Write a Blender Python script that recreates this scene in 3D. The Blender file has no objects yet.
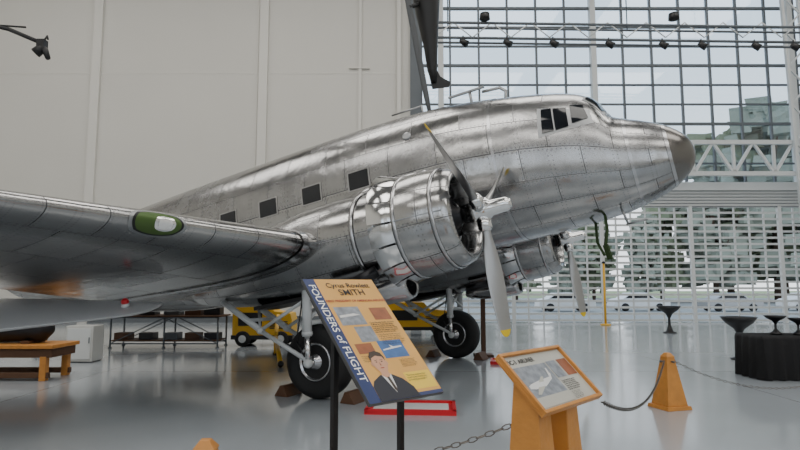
import bpy, bmesh, math, random
from mathutils import Vector, Matrix
random.seed(7)
V=Vector
scene=bpy.context.scene
COL=scene.collection
# ------------------------------------------------------------------ materials
def mat(name,col,rough=.5,metal=0.,bump=0.,bscale=20.,var=0.,vscale=3.,spec=.5,emit=None,es=0):
    m=bpy.data.materials.new(name); m.use_nodes=True
    nt=m.node_tree; b=nt.nodes['Principled BSDF']
    c=(col[0],col[1],col[2],1)
    b.inputs['Base Color'].default_value=c
    b.inputs['Roughness'].default_value=rough
    b.inputs['Metallic'].default_value=metal
    b.inputs['Specular IOR Level'].default_value=spec
    if emit:
        b.inputs['Emission Color'].default_value=(*emit,1); b.inputs['Emission Strength'].default_value=es
    tc=nt.nodes.new('ShaderNodeTexCoord')
    if var>0:
        n=nt.nodes.new('ShaderNodeTexNoise'); n.inputs['Scale'].default_value=vscale; n.inputs['Detail'].default_value=5
        nt.links.new(tc.outputs['Object'],n.inputs['Vector'])
        mx=nt.nodes.new('ShaderNodeMix'); mx.data_type='RGBA'
        mx.inputs['A'].default_value=(col[0]*(1-var),col[1]*(1-var),col[2]*(1-var),1)
        mx.inputs['B'].default_value=(min(1,col[0]*(1+var)),min(1,col[1]*(1+var)),min(1,col[2]*(1+var)),1)
        nt.links.new(n.outputs['Fac'],mx.inputs['Factor']); nt.links.new(mx.outputs['Result'],b.inputs['Base Color'])
    if bump>0:
        n=nt.nodes.new('ShaderNodeTexNoise'); n.inputs['Scale'].default_value=bscale; n.inputs['Detail'].default_value=4
        nt.links.new(tc.outputs['Object'],n.inputs['Vector'])
        bp=nt.nodes.new('ShaderNodeBump'); bp.inputs['Strength'].default_value=bump; bp.inputs['Distance'].default_value=.02
        nt.links.new(n.outputs['Fac'],bp.inputs['Height']); nt.links.new(bp.outputs['Normal'],b.inputs['Normal'])
    return m
def alu_mat(name,bw,bh,rough=.22,base=.62,mot=.5):
    m=bpy.data.materials.new(name); m.use_nodes=True
    nt=m.node_tree; b=nt.nodes['Principled BSDF']; b.inputs['Metallic'].default_value=1
    L=nt.links; N=nt.nodes
    uv=N.new('ShaderNodeUVMap')
    br=N.new('ShaderNodeTexBrick'); br.inputs['Scale'].default_value=1
    br.inputs['Brick Width'].default_value=bw; br.inputs['Row Height'].default_value=bh
    br.inputs['Mortar Size'].default_value=.007; br.inputs['Mortar Smooth'].default_value=.3
    br.offset=.5
    br.inputs['Color1'].default_value=(base*.86,base*.86,base*.87,1)
    br.inputs['Color2'].default_value=(base*1.09,base*1.08,base*1.06,1)
    br.inputs['Mortar'].default_value=(base*.28,base*.28,base*.29,1)
    L.new(uv.outputs['UV'],br.inputs['Vector'])
    tc=N.new('ShaderNodeTexCoord')
    n=N.new('ShaderNodeTexNoise'); n.inputs['Scale'].default_value=1.8; n.inputs['Detail'].default_value=9; n.inputs['Roughness'].default_value=.7
    L.new(tc.outputs['Object'],n.inputs['Vector'])
    mx=N.new('ShaderNodeMix'); mx.data_type='RGBA'; mx.blend_type='MULTIPLY'; mx.inputs['Factor'].default_value=mot
    cr=N.new('ShaderNodeValToRGB'); cr.color_ramp.elements[0].position=.35; cr.color_ramp.elements[0].color=(.6,.6,.61,1); cr.color_ramp.elements[1].position=.6
    L.new(n.outputs['Fac'],cr.inputs['Fac']); L.new(br.outputs['Color'],mx.inputs['A']); L.new(cr.outputs['Color'],mx.inputs['B'])
    # rivet rows along the panel seams
    sx=N.new('ShaderNodeSeparateXYZ'); L.new(uv.outputs['UV'],sx.inputs[0])
    def mth(op,a,b_=None):
        q=N.new('ShaderNodeMath'); q.operation=op
        for i,x in enumerate((a,b_)):
            if x is None: continue
            if isinstance(x,(int,float)): q.inputs[i].default_value=x
            else: L.new(x,q.inputs[i])
        return q.outputs[0]
    U,W_=sx.outputs['X'],sx.outputs['Y']
    def rows(along,across,half):
        dots=mth('LESS_THAN',mth('PINGPONG',along,.035),.011)
        near=mth('LESS_THAN',mth('ABSOLUTE',mth('SUBTRACT',mth('PINGPONG',across,half),.032)),.009)
        return mth('MULTIPLY',dots,near)
    rv=mth('MAXIMUM',rows(U,W_,bh/2),rows(W_,U,bw/4))
    m3=N.new('ShaderNodeMix'); m3.data_type='RGBA'; m3.inputs['B'].default_value=(base*.35,base*.35,base*.36,1)
    L.new(mth('MULTIPLY',rv,.6),m3.inputs['Factor']); L.new(mx.outputs['Result'],m3.inputs['A'])
    L.new(m3.outputs['Result'],b.inputs['Base Color'])
    mr=N.new('ShaderNodeMapRange'); mr.inputs['To Min'].default_value=rough*.45; mr.inputs['To Max'].default_value=rough*1.35
    L.new(n.outputs['Fac'],mr.inputs['Value'])
    sc=N.new('ShaderNodeSeparateColor'); L.new(br.outputs['Color'],sc.inputs[0])
    m4=N.new('ShaderNodeMapRange'); m4.inputs['From Min'].default_value=base*.86; m4.inputs['From Max'].default_value=base*1.09; m4.inputs['To Min'].default_value=.10; m4.inputs['To Max'].default_value=-.02
    L.new(sc.outputs[0],m4.inputs['Value'])
    L.new(mth('ADD',mr.outputs['Result'],m4.outputs['Result']),b.inputs['Roughness'])
    n2=N.new('ShaderNodeTexNoise'); n2.inputs['Scale'].default_value=3.0; n2.inputs['Detail'].default_value=2
    L.new(tc.outputs['Object'],n2.inputs['Vector'])
    b1=N.new('ShaderNodeBump'); b1.inputs['Strength'].default_value=.35; b1.inputs['Distance'].default_value=.025
    L.new(n2.outputs['Fac'],b1.inputs['Height'])
    b2=N.new('ShaderNodeBump'); b2.inputs['Strength'].default_value=.5; b2.inputs['Distance'].default_value=.006; b2.invert=True
    L.new(br.outputs['Fac'],b2.inputs['Height']); L.new(b1.outputs['Normal'],b2.inputs['Normal'])
    L.new(b2.outputs['Normal'],b.inputs['Normal'])
    return m
M={}
M['alu']=alu_mat('polished_aluminium_skin',.95,.46,.20,.47)
M['aluw']=alu_mat('aluminium_wing_skin',.60,.9,.2,.42,.25)
M['alup']=mat('plain_aluminium',(.48,.48,.49),.22,1,bump=.15,bscale=4)
M['chrome']=mat('polished_steel',(.78,.78,.78),.12,1)
M['dalu']=mat('dull_aluminium',(.34,.35,.36),.4,1)
M['blade']=mat('propeller_blade_grey',(.40,.40,.40),.33,.85)
M['tipy']=mat('tip_yellow',(.8,.55,.01),.5)
M['glassd']=mat('dark_cockpit_glass',(.010,.012,.016),.06,0,spec=.6)
M['nosecap']=mat('nose_cap_metal_reflection',(.20,.19,.18),.24,1,bump=.1,bscale=4)  # nose cap skin; the darker reflection at the tip is put into base colour
M['rubber']=mat('tyre_rubber',(.012,.012,.012),.7,bump=.2)
M['black']=mat('black_paint',(.006,.006,.007),.45)
M['darkgrey']=mat('dark_grey_blade',(.07,.075,.08),.5)
M['engine']=mat('engine_dark_metal',(.035,.035,.038),.45,.7)
M['greenp']=mat('zinc_green_primer',(.07,.13,.03),.4,.3)
M['strap']=mat('green_strap',(.03,.06,.015),.8)
M['wallc']=mat('wall_cream_panel',(.62,.605,.565),.75,var=.04,vscale=.3)
M['trimw']=mat('wall_trim_paint',(.66,.645,.605),.6)
M['steelw']=mat('white_painted_steel',(.62,.64,.64),.5)
M['steelg']=mat('grey_mullion',(.11,.125,.14),.5)
M['slat']=mat('door_slat',(.58,.60,.60),.5)
M['ceil']=mat('ceiling_paint',(.20,.20,.20),.8)
M['wood']=mat('oak_wood',(.55,.23,.045),.45,bump=.2,bscale=30,var=.25,vscale=9)
M['woodd']=mat('dark_brown_wood',(.10,.045,.02),.6,var=.2,vscale=6)
M['red']=mat('red_paint',(.6,.01,.02),.4)
M['white']=mat('white_sheet',(.70,.70,.69),.5)
M['yellow']=mat('equipment_yellow',(.72,.40,.01),.45,var=.1)
M['cloth']=mat('black_table_cloth',(.006,.006,.007),.9,bump=.6,bscale=9)
M['whitep']=mat('white_cabinet',(.55,.55,.53),.4)
M['chain']=mat('chain_metal',(.16,.145,.13),.35,.8)
M['lamp']=mat('lamp_lens',(.8,.8,.8),.1,.5)
M['concrete']=mat('asphalt_outside',(.26,.27,.26),.9,var=.15,vscale=.2)
M['grass']=mat('grass_outside',(.22,.27,.13),.95,var=.2,vscale=.1)
M['leaf']=mat('tree_foliage_olive',(.20,.235,.15),.95,bump=1,bscale=3,var=.4,vscale=.8)
M['leaf2']=mat('tree_foliage_grey_green',(.27,.30,.25),.95,bump=1,bscale=3,var=.4,vscale=.8)
M['bark']=mat('tree_bark',(.10,.07,.05),.9)
M['silver']=mat('silver_dope',(.74,.75,.76),.35,.1)
# sign print colours
M['s_tan']=mat('sign_tan',(.72,.38,.08),.4,var=.12,vscale=4)
M['s_blue']=mat('sign_navy',(.012,.03,.13),.35)
M['s_txt']=mat('sign_dark_text',(.015,.01,.01),.5)
M['s_wtxt']=mat('sign_white_text',(.9,.9,.9),.5)
M['s_red']=mat('sign_red_text',(.35,.02,.01),.5)
M['s_sky']=mat('photo_blue',(.05,.14,.36),.35,var=.6,vscale=12)
M['s_photo']=mat('photo_grey',(.24,.26,.29),.35,var=.8,vscale=20)
M['s_photo2']=mat('photo_brown',(.30,.09,.03),.35,var=.5,vscale=18)
M['s_skin']=mat('portrait_skin',(.62,.33,.2),.5)
M['s_hair']=mat('portrait_hair',(.04,.022,.012),.5)
M['s_suit']=mat('portrait_suit',(.008,.01,.022),.5)
M['s_gold']=mat('sign_gold',(.85,.58,.05),.4)
M['s_cream']=mat('sign_cream',(.50,.49,.43),.35,var=.06,vscale=6)
M['s_edge']=mat('sign_edge',(.06,.06,.06),.4)
# floor
def floor_mat():
    m=bpy.data.materials.new('floor_epoxy'); m.use_nodes=True
    nt=m.node_tree;b=nt.nodes['Principled BSDF'];N=nt.nodes;L=nt.links
    tc=N.new('ShaderNodeTexCoord')
    n=N.new('ShaderNodeTexNoise'); n.inputs['Scale'].default_value=.5; n.inputs['Detail'].default_value=6
    L.new(tc.outputs['Object'],n.inputs['Vector'])
    mx=N.new('ShaderNodeMix'); mx.data_type='RGBA'
    mx.inputs['A'].default_value=(.33,.365,.395,1); mx.inputs['B'].default_value=(.39,.425,.455,1)
    L.new(n.outputs['Fac'],mx.inputs['Factor'])
    br=N.new('ShaderNodeTexBrick'); br.offset=0; br.inputs['Scale'].default_value=1
    br.inputs['Brick Width'].default_value=6; br.inputs['Row Height'].default_value=6; br.inputs['Mortar Size'].default_value=.012
    br.inputs['Color1'].default_value=(1,1,1,1);br.inputs['Color2'].default_value=(1,1,1,1);br.inputs['Mortar'].default_value=(.6,.6,.6,1)
    L.new(tc.outputs['Object'],br.inputs['Vector'])
    m2=N.new('ShaderNodeMix'); m2.data_type='RGBA'; m2.blend_type='MULTIPLY'; m2.inputs['Factor'].default_value=1
    L.new(mx.outputs['Result'],m2.inputs['A']); L.new(br.outputs['Color'],m2.inputs['B'])
    L.new(m2.outputs['Result'],b.inputs['Base Color'])
    mr=N.new('ShaderNodeMapRange'); mr.inputs['To Min'].default_value=.08; mr.inputs['To Max'].default_value=.18
    L.new(n.outputs['Fac'],mr.inputs['Value']); L.new(mr.outputs['Result'],b.inputs['Roughness'])
    n2=N.new('ShaderNodeTexNoise'); n2.inputs['Scale'].default_value=1.5
    L.new(tc.outputs['Object'],n2.inputs['Vector'])
    bp=N.new('ShaderNodeBump'); bp.inputs['Strength'].default_value=.06; bp.inputs['Distance'].default_value=.02
    L.new(n2.outputs['Fac'],bp.inputs['Height']); L.new(bp.outputs['Normal'],b.inputs['Normal'])
    b.inputs['Specular IOR Level'].default_value=.8
    return m
M['floor']=floor_mat()
def glass_mat():
    m=bpy.data.materials.new('window_glass'); m.use_nodes=True
    nt=m.node_tree;N=nt.nodes;L=nt.links
    N.remove(N['Principled BSDF'])
    t=N.new('ShaderNodeBsdfTransparent'); t.inputs['Color'].default_value=(.88,.92,.94,1)
    g=N.new('ShaderNodeBsdfGlossy'); g.inputs['Roughness'].default_value=.03
    mx=N.new('ShaderNodeMixShader'); mx.inputs['Fac'].default_value=.07
    L.new(t.outputs[0],mx.inputs[1]);L.new(g.outputs[0],mx.inputs[2]);L.new(mx.outputs[0],N['Material Output'].inputs['Surface'])
    return m
M['glass']=glass_mat()
# ------------------------------------------------------------------ mesh builder
class P:
    def __init__(s): s.v=[];s.f=[];s.mi=[];s.sm=[];s.uv=[];s.mats=[]
    def m(s,k):
        if k not in s.mats: s.mats.append(k)
        return s.mats.index(k)
    def add(s,vs,fs,k,uvs=None,smooth=False):
        o=len(s.v); i=s.m(k)
        s.v+= [tuple(x) for x in vs]
        s.uv+= (uvs if uvs else [(0.3,0.2)]*len(vs))
        for f in fs:
            s.f.append([o+j for j in f]); s.mi.append(i); s.sm.append(smooth)
        return s
    def box(s,c,d,k,R=None):
        c=V(c); vs=[]
        for x in(-.5,.5):
            for y in(-.5,.5):
                for z in(-.5,.5):
                    p=V((x*d[0],y*d[1],z*d[2]))
                    if R is not None: p=R@p
                    vs.append(c+p)
        return s.add(vs,[(0,1,3,2),(4,6,7,5),(0,4,5,1),(2,3,7,6),(0,2,6,4),(1,5,7,3)],k)
    def beam(s,p0,p1,w,h,k):
        p0=V(p0);p1=V(p1);d=p1-p0
        q=d.to_track_quat('X','Z').to_matrix()
        return s.box((p0+p1)/2,(d.length,w,h),k,q)
    def grid(s,rows,k,uvr=None,smooth=True,capa=False,capb=False):
        n=len(rows[0]); vs=[p for r in rows for p in r]
        fs=[]
        for i in range(len(rows)-1):
            for j in range(n-1):
                fs.append((i*n+j,i*n+j+1,(i+1)*n+j+1,(i+1)*n+j))
        if capa: fs.append(tuple(range(n-1)))
        if capb: fs.append(tuple((len(rows)-1)*n+j for j in range(n-1)))
        uvs=[u for r in uvr for u in r] if uvr else None
        return s.add(vs,fs,k,uvs,smooth)
    def lathe(s,prof,o,ax,k,n=32,capa=False,capb=False,a0=0,a1=2*math.pi):
        o=V(o); ax=V(ax).normalized(); q=ax.to_track_quat('Z','Y').to_matrix()
        e1=q@V((1,0,0)); e2=q@V((0,1,0)); rows=[];uvr=[]
        for x,r in prof:
            rows.append([o+ax*x+(e1*math.cos(a0+(a1-a0)*j/n)+e2*math.sin(a0+(a1-a0)*j/n))*r for j in range(n+1)])
            uvr.append([(x,.7*(a0+(a1-a0)*j/n)) for j in range(n+1)])
        return s.grid(rows,k,uvr,True,capa,capb)
    def tube(s,p0,p1,r0,k,r1=None,n=12):
        p0=V(p0);p1=V(p1); r1=r0 if r1 is None else r1
        return s.lathe([(0,r0),((p1-p0).length,r1)],p0,p1-p0,k,n,True,True)
    def path(s,pts,r,k,n=8):
        for a,b in zip(pts[:-1],pts[1:]): s.tube(a,b,r,k,n=n)
        for p in pts[1:-1]: s.sphere(p,r*1.02,k,8,5)
        return s
    def sphere(s,c,r,k,n=16,m=10,sc=(1,1,1)):
        rows=[]
        for i in range(m+1):
            t=math.pi*i/m
            rows.append([V(c)+V((r*sc[0]*math.sin(t)*math.cos(2*math.pi*j/n),r*sc[1]*math.sin(t)*math.sin(2*math.pi*j/n),r*sc[2]*math.cos(t))) for j in range(n+1)])
        return s.grid(rows,k)
    def build(s,name,parent=None,bevel=0,mw=None,merge=True):
        me=bpy.data.meshes.new(name); me.from_pydata(s.v,[],s.f)
        for k in s.mats: me.materials.append(M[k])
        me.polygons.foreach_set('material_index',s.mi); me.polygons.foreach_set('use_smooth',s.sm)
        ul=me.uv_layers.new(name='UVMap')
        for l in me.loops: ul.data[l.index].uv=s.uv[l.vertex_index]
        bm=bmesh.new(); bm.from_mesh(me)
        if merge: bmesh.ops.remove_doubles(bm,verts=bm.verts,dist=1e-5)
        bmesh.ops.recalc_face_normals(bm,faces=bm.faces)
        bm.to_mesh(me); bm.free(); me.update()
        ob=bpy.data.objects.new(name,me); COL.objects.link(ob)
        if parent: ob.parent=parent
        if mw is not None: ob.matrix_world=mw
        if bevel:
            b=ob.modifiers.new('Bevel','BEVEL'); b.width=bevel; b.segments=2; b.limit_method='ANGLE'
        return ob
def empty(name,loc=(0,0,0),rot=(0,0,0)):
    e=bpy.data.objects.new(name,None); COL.objects.link(e); e.location=loc; e.rotation_euler=rot; e.empty_display_size=.2
    return e
# ------------------------------------------------------------------ camera
PIT=math.radians(5.93); CH=1.75
cam=bpy.data.cameras.new('camera'); co=bpy.data.objects.new('camera',cam); COL.objects.link(co)
co.location=(0,0,CH); co.rotation_euler=(math.radians(90)+PIT,0,0); cam.lens=26.01; cam.sensor_width=36; cam.clip_end=500
scene.camera=co
# ------------------------------------------------------------------ room
X0,X1,Y0,Y1,ZC=-26,26,-18,27.5,20
P().box(((X0+X1)/2,(Y0+Y1)/2,-.15),(X1-X0+1,Y1-Y0+1,.3),'floor').build('floor')
P().box(((X0+X1)/2,(Y0+Y1)/2,ZC+.15),(X1-X0+1,Y1-Y0+1,.3),'ceil').build('ceiling')
P().box((X0-.15,(Y0+Y1)/2,ZC/2),(.3,Y1-Y0+.6,ZC),'wallc').build('wall_left')
P().box((X1+.15,(Y0+Y1)/2,ZC/2),(.3,Y1-Y0+.6,ZC),'wallc').build('wall_right')
P().box(((X0+.5)/2,Y1+.15,ZC/2),(.5-X0,.3,ZC),'wallc').build('wall_back')
tr=P()
for x,w in((-14.9,.42),(-6.7,.42),(-23,.42)):
    tr.box((x,Y1-.08,ZC/2),(w,.16,ZC),'trimw'); tr.box((x-.3,Y1-.02,ZC/2),(.04,.04,ZC),'trimw')
tr.box((-1.96,Y1-.05,10.5),(.14,.1,19),'trimw'); tr.box((-2.0,Y1-.06,12.35),(1.0,.12,.06),'trimw')
tr.box((-12.5,Y1-.008,12.1),(26,.016,.05),'trimw')
tr.box((-.05,Y1-.1,ZC/2),(.18,.2,ZC),'trimw')
tr.build('trim_1')
P().box((.75,Y1,ZC/2),(.5,.4,ZC-.02),'steelg').build('trim_2')
P().box(((X0)/2,Y1-.03,.15),(-X0,.06,.3),'steelg').build('baseboard_back')
w=P(); ZB=6.7
for x in (2.0,9.5,19.2): w.box((x,Y1-.05,(ZC+ZB)/2),(.26,.34,ZC-ZB),'steelw')
x=1.05
while x<25.8:
    w.box((x,Y1+.02,(ZC+ZB)/2),(.09,.14,ZC-ZB),'steelg'); x+=1.42
z=ZB+.9
while z<ZC:
    w.box(((1+X1)/2,Y1+.02,z),(X1-1.05,.12,.075 if int(round((z-ZB)/.98))%3 else .13),'steelg'); z+=.98
w.build('window_1')
P().box(((1+X1)/2,Y1+.06,(ZC+ZB)/2),(X1-1.05,.015,ZC-ZB),'glass').build('window_2')
d=P(); DX0,DX1=1.0,25.98; DM=(DX0+DX1)/2; DW=DX1-DX0
d.box((DM,Y1,6.46),(DW,.3,.4),'steelw'); d.box((DM,Y1+.02,5.85),(DW,.1,.8),'slat')
for i in range(6): d.box((DM,Y1-.05,5.5+i*.15),(DW,.03,.025),'steelg')
z=.1
while z<5.5:
    d.box((DM,Y1+.05,z),(DW,.05,.10),'slat'); z+=.30
x=1.1
while x<X1-.1:
    d.box((x,Y1+.05,2.75),(.07,.07,5.5),'slat'); x+=.71
x=1.1
while x<X1-.1:
    d.box((x,Y1-.02,2.75),(.16,.16,5.5),'steelw'); x+=4.26
d.build('door_1')
t=P()
zt,zb,yt=8.45,6.95,Y1-.75
for z in(zt,zb):
    t.box((18.85,yt,z),(14.1,.2,.2),'steelw')
x=11.9;i=0
while x<25:
    t.beam((x,yt,zb if i%2==0 else zt),(x+.95,yt,zt if i%2==0 else zb),.12,.12,'steelw')
    if i%2==0: t.box((x,yt,(zt+zb)/2),(.12,.12,zt-zb),'steelw')
    x+=.95;i+=1
t.box((11.9,yt+.2,7.7),(.2,.6,1.7),'steelw'); t.box((25.75,yt+.2,7.7),(.2,.6,1.7),'steelw')
t.build('horizontal_wind_truss')
t=P()
for xx in(18.7,19.5):
    t.beam((xx,Y1-1.0,0),(xx-.5,Y1-1.0,ZC-.02),.14,.14,'steelw')
z=.3;i=0
while z<19:
    o=-.5*z/ZC
    t.beam((18.7+o if i%2 else 19.5+o,Y1-1,z),(19.5+o if i%2 else 18.7+o,Y1-1,z+.9),.07,.07,'steelw'); z+=.9;i+=1
t.build('truss_column')
t=P()
yb=23
for z in(12.6,11.95):
    t.tube((1.2,yb,z),(25.9,yb,z-.35),.06,'steelg',n=8)
    t.tube((1.2,yb+.5,z),(25.9,yb+.5,z-.35),.05,'steelg',n=8)
x=1.4;i=0
while x<25:
    t.tube((x,yb,12.6 if i%2 else 11.95),(x+.8,yb,11.94 if i%2 else 12.58),.025,'steelw',n=6); x+=.8;i+=1
for x in(2,9.5,17,24): t.tube((x,yb+.2,12.3),(x,yb+.2,ZC-.02),.025,'steelg',n=6)
for x in(2.6,4.4,6.3,8.6,10.8,12.4,14.6,16.2,18.3,20.1):
    zz=11.75-(x-1)*.014
    t.tube((x,yb-.1,zz+.25),(x,yb-.1,zz),.03,'black',n=6)
    t.lathe([(0,.07),(.1,.12),(.35,.15),(.36,.12)],(x-.12,yb-.1,zz+.05),(.7,-.3,-.55),'black',12,True,True)
for x in(3.5,11.3): t.lathe([(0,.2),(.25,.22),(.3,.1)],(x,yb-.15,12.9),(0,0,-1),'black',12,True,True)
t.build('stage_lighting_truss')
w=P()
w.box((0,Y0-.15,2),(52,.3,4),'wallc'); w.box((0,Y0-.15,17),(52,.3,6),'wallc')
for i in range(7): w.box((-26+i*52/6,Y0-.15,9),(3.2 if i in(0,6) else 2.2,.3,10),'wallc')
w.build('wall_front')
w=P()
for i in range(6):
    cx=-26+(i+.5)*52/6
    for j in range(-2,3): w.box((cx+j*1.3,Y0-.15,9),(.08,.12,10),'steelg')
    for j in range(1,7): w.box((cx,Y0-.15,4+j*1.43),(6.6,.12,.08),'steelg')
w.build('window_3')
hp=P()
for x in(-18,-6,6,18):
    for y in(-10,4,18):
        hp.box((x,y,ZC-.12),(9.4,7.4,.2),'steelw')  # unseen housing slab above each added fill light
        l=bpy.data.lights.new('ceiling_fill_light','AREA'); l.shape='RECTANGLE'; l.size=9; l.size_y=7; l.energy=760; l.color=(1,.96,.90)  # added fill: large out-of-view area light that brightens the hangar
        lo=bpy.data.objects.new('ceiling_fill_light',l); COL.objects.link(lo); lo.location=(x,y,ZC-.26)
hp.build('ceiling_fill_housings')
# ------------------------------------------------------------------ world
wd=bpy.data.worlds.new('hazy_sky'); scene.world=wd; wd.use_nodes=True
nt=wd.node_tree; bg=nt.nodes['Background']
tc=nt.nodes.new('ShaderNodeTexCoord'); sp=nt.nodes.new('ShaderNodeSeparateXYZ'); cr=nt.nodes.new('ShaderNodeValToRGB')
cr.color_ramp.elements[0].position=.0; cr.color_ramp.elements[0].color=(.86,.90,.93,1)
cr.color_ramp.elements[1].position=.7; cr.color_ramp.elements[1].color=(.58,.73,.93,1)
nt.links.new(tc.outputs['Generated'],sp.inputs[0]); nt.links.new(sp.outputs['Z'],cr.inputs['Fac']); nt.links.new(cr.outputs['Color'],bg.inputs['Color'])
bg.inputs['Strength'].default_value=2.2
# ------------------------------------------------------------------ outside
P().box((0,60,-.45),(260,64,.3),'concrete').build('ground_outside')
P().box((0,150,-.5),(400,116,.3),'grass').build('lawn_outside')
P().box((0,-50,-.45),(260,63,.3),'concrete').build('ground_outside.001')
def tree_mesh(sd,leafk):
    r=random.Random(sd); p=P()   # unit-height tree
    p.tube((0,0,0),(0,0,.7),.022,'bark',.008,7)
    for i in range(7):
        a=r.uniform(0,6.28); p.tube((0,0,.22+.06*i),(.2*math.cos(a),.2*math.sin(a),.42+.07*i),.009,'bark',.003,5)
    for i in range(230):
        z=r.uniform(.14,.99); q=(z-.14)/.85
        R_=.30*math.sqrt(max(.02,1-(2*q-.85)**2*.62))*(.8+.3*math.sin(q*11+sd))
        a=r.uniform(0,6.28); o=R_*math.sqrt(r.uniform(.15,1)); rr=r.uniform(.022,.055)
        c=V((o*math.cos(a),o*math.sin(a),z))
        vs=[c+V((r.uniform(-1,1),r.uniform(-1,1),r.uniform(-1,1))).normalized()*rr*r.uniform(.7,1.4) for _ in range(8)]
        vs=[c+V((sx*rr,sy*rr,sz*rr*.7))*r.uniform(.6,1.3) for sx in(-1,1) for sy in(-1,1) for sz in(-1,1)]
        p.add(vs,[(0,1,3,2),(4,6,7,5),(0,4,5,1),(2,3,7,6),(0,2,6,4),(1,5,7,3)],leafk)
    return p
TM=[]
ti=0
for x,y,h in((9,64,8),(14,70,10),(19,66,8.5),(23,69,10),(28,66,10),(32,71,13),(37,68,17),(41,72,21),(45,69,24),(49,74,22),(53,69,25),(58,73,22),(62,70,25),(67,75,24),(30,90,14),(74,80,26),(4,82,9),(11,88,12),(-5,80,9),(80,72,24)):
    nm='broadleaf_tree' if ti==0 else 'broadleaf_tree.%03d'%ti
    if ti<4:
        o=tree_mesh(ti,'leaf' if ti%2 else 'leaf2').build(nm,merge=False); TM.append(o.data)
    else:
        o=bpy.data.objects.new(nm,TM[ti%4]); COL.objects.link(o)
    o.location=(x,y,-.35); s_=h; o.scale=(s_*random.uniform(.85,1.15),s_,s_); o.rotation_euler=(0,0,random.uniform(0,6)); ti+=1
def car(name,x,y,k):
    p=P()
    prof=[(-2.2,.35),(-2.2,.8),(-1.9,.95),(-1.5,1.0),(-.9,1.42),(.5,1.45),(1.1,1.0),(1.9,.88),(2.2,.7),(2.2,.35)]
    L=[V((x+a,y-.85,z-.3)) for a,z in prof]; R=[V((x+a,y+.85,z-.3)) for a,z in prof]
    n=len(prof)
    p.add(L+R,[tuple(range(n)),tuple(range(n,2*n))]+[(i,(i+1)%n,n+(i+1)%n,n+i) for i in range(n)],k)
    p.add([V((x+a,y-.86,z-.3)) for a,z in((-1.35,1.02),(-.85,1.36),(.45,1.38),(.9,1.02))],[(0,1,2,3)],'glassd')
    for a in(-1.35,1.35):
        for s in(-1,1): p.lathe([(-.1,.32),(.1,.32)],(x+a,y+s*.82,.02),(0,1,0),'rubber',16,True,True)
    p.build(name,bevel=.05)
car('parked_car',13,46,'white'); car('parked_car.001',19,46.5,'silver'); car('parked_car.002',26,46,'dalu'); car('parked_car.003',33,47,'white')

# ------------------------------------------------------------------ AIRLINER
air=empty('propeller_airliner',(0.065,11.72,.57),(0,math.radians(-10.5),math.radians(-27.6)))
TAB=[(5.88,.01,2.35,2.33,2.34),(5.86,.13,2.47,2.21,2.34),(5.80,.26,2.60,2.09,2.34),(5.68,.40,2.74,1.96,2.34),(5.50,.54,2.88,1.84,2.35),
(5.15,.73,3.06,1.70,2.38),(4.90,.83,3.17,1.64,2.42),(4.78,.88,3.24,1.61,2.45),(4.60,.94,3.58,1.58,2.50),(4.45,.98,3.73,1.57,2.54),(4.17,1.05,3.87,1.54,2.62),
(3.1,1.2,4.16,1.5,2.8),(1.7,1.28,4.40,1.48,2.9),(0,1.3,4.5,1.46,2.92),(-2,1.3,4.52,1.46,2.92),(-5,1.25,4.52,1.55,2.95),(-7,1.12,4.5,1.8,3.05),
(-9,.88,4.42,2.15,3.2),(-11,.58,4.28,2.65,3.4),(-12.8,.25,4.1,3.2,3.65),(-13.6,.05,3.95,3.6,3.75)]
TAB=TAB[::-1]
XS=[r[0] for r in TAB]
def pchip(col):
    ys=[r[col] for r in TAB]; n=len(XS); h=[XS[i+1]-XS[i] for i in range(n-1)]; dl=[(ys[i+1]-ys[i])/h[i] for i in range(n-1)]
    m=[dl[0]]+[0]*(n-2)+[dl[-1]]
    for i in range(1,n-1):
        if dl[i-1]*dl[i]>0:
            w1=2*h[i]+h[i-1]; w2=h[i]+2*h[i-1]; m[i]=(w1+w2)/(w1/dl[i-1]+w2/dl[i])
    def f(x):
        x=max(XS[0],min(XS[-1],x)); i=0
        while i<n-2 and x>XS[i+1]: i+=1
        t=(x-XS[i])/h[i]
        return (2*t**3-3*t*t+1)*ys[i]+(t**3-2*t*t+t)*h[i]*m[i]+(-2*t**3+3*t*t)*ys[i+1]+(t**3-t*t)*h[i]*m[i+1]
    return f
fw,ft,fb,fz=[pchip(c) for c in(1,2,3,4)]
NE=2.2
def fus(a,ph):
    c=math.cos(ph); s_=math.sin(ph); zm=fz(a)
    hh=(ft(a)-zm) if c>0 else (zm-fb(a))
    return V((a,-fw(a)*math.copysign(abs(s_)**(2/NE),s_),zm+hh*math.copysign(abs(c)**(2/NE),c)))
def fus_ah(a,h,side=-1):
    zm=fz(a); t=(h-zm)/((ft(a)-zm) if h>zm else (zm-fb(a))); t=min(.999,abs(t))
    return V((a,side*fw(a)*(1-t**NE)**(1/NE),h))
def fus_ay(a,y):
    t=min(.999,abs(y)/fw(a)); return V((a,y,fz(a)+(ft(a)-fz(a))*(1-t**NE)**(1/NE)))
p=P()
st=[5.88,5.875,5.86,5.83,5.8,5.74,5.68,5.6,5.5,5.35,5.15,5.0,4.9,4.84,4.78,4.74,4.70,4.65,4.6,4.55,4.5,4.4,4.3,4.17]
a=4.0
while a>-13.6: st.append(a); a-=.3
st.append(-13.6)
NR=64; rows=[];uvr=[]
for a in st:
    rr=[fus(a,2*math.pi*j/NR) for j in range(NR+1)]
    rows.append(rr); uvr.append([(a,7.6*j/NR) for j in range(NR+1)])
nc=8
p.grid(rows[:nc+1],'nosecap',uvr[:nc+1]); p.grid(rows[nc:],'alu',uvr[nc:])
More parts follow.
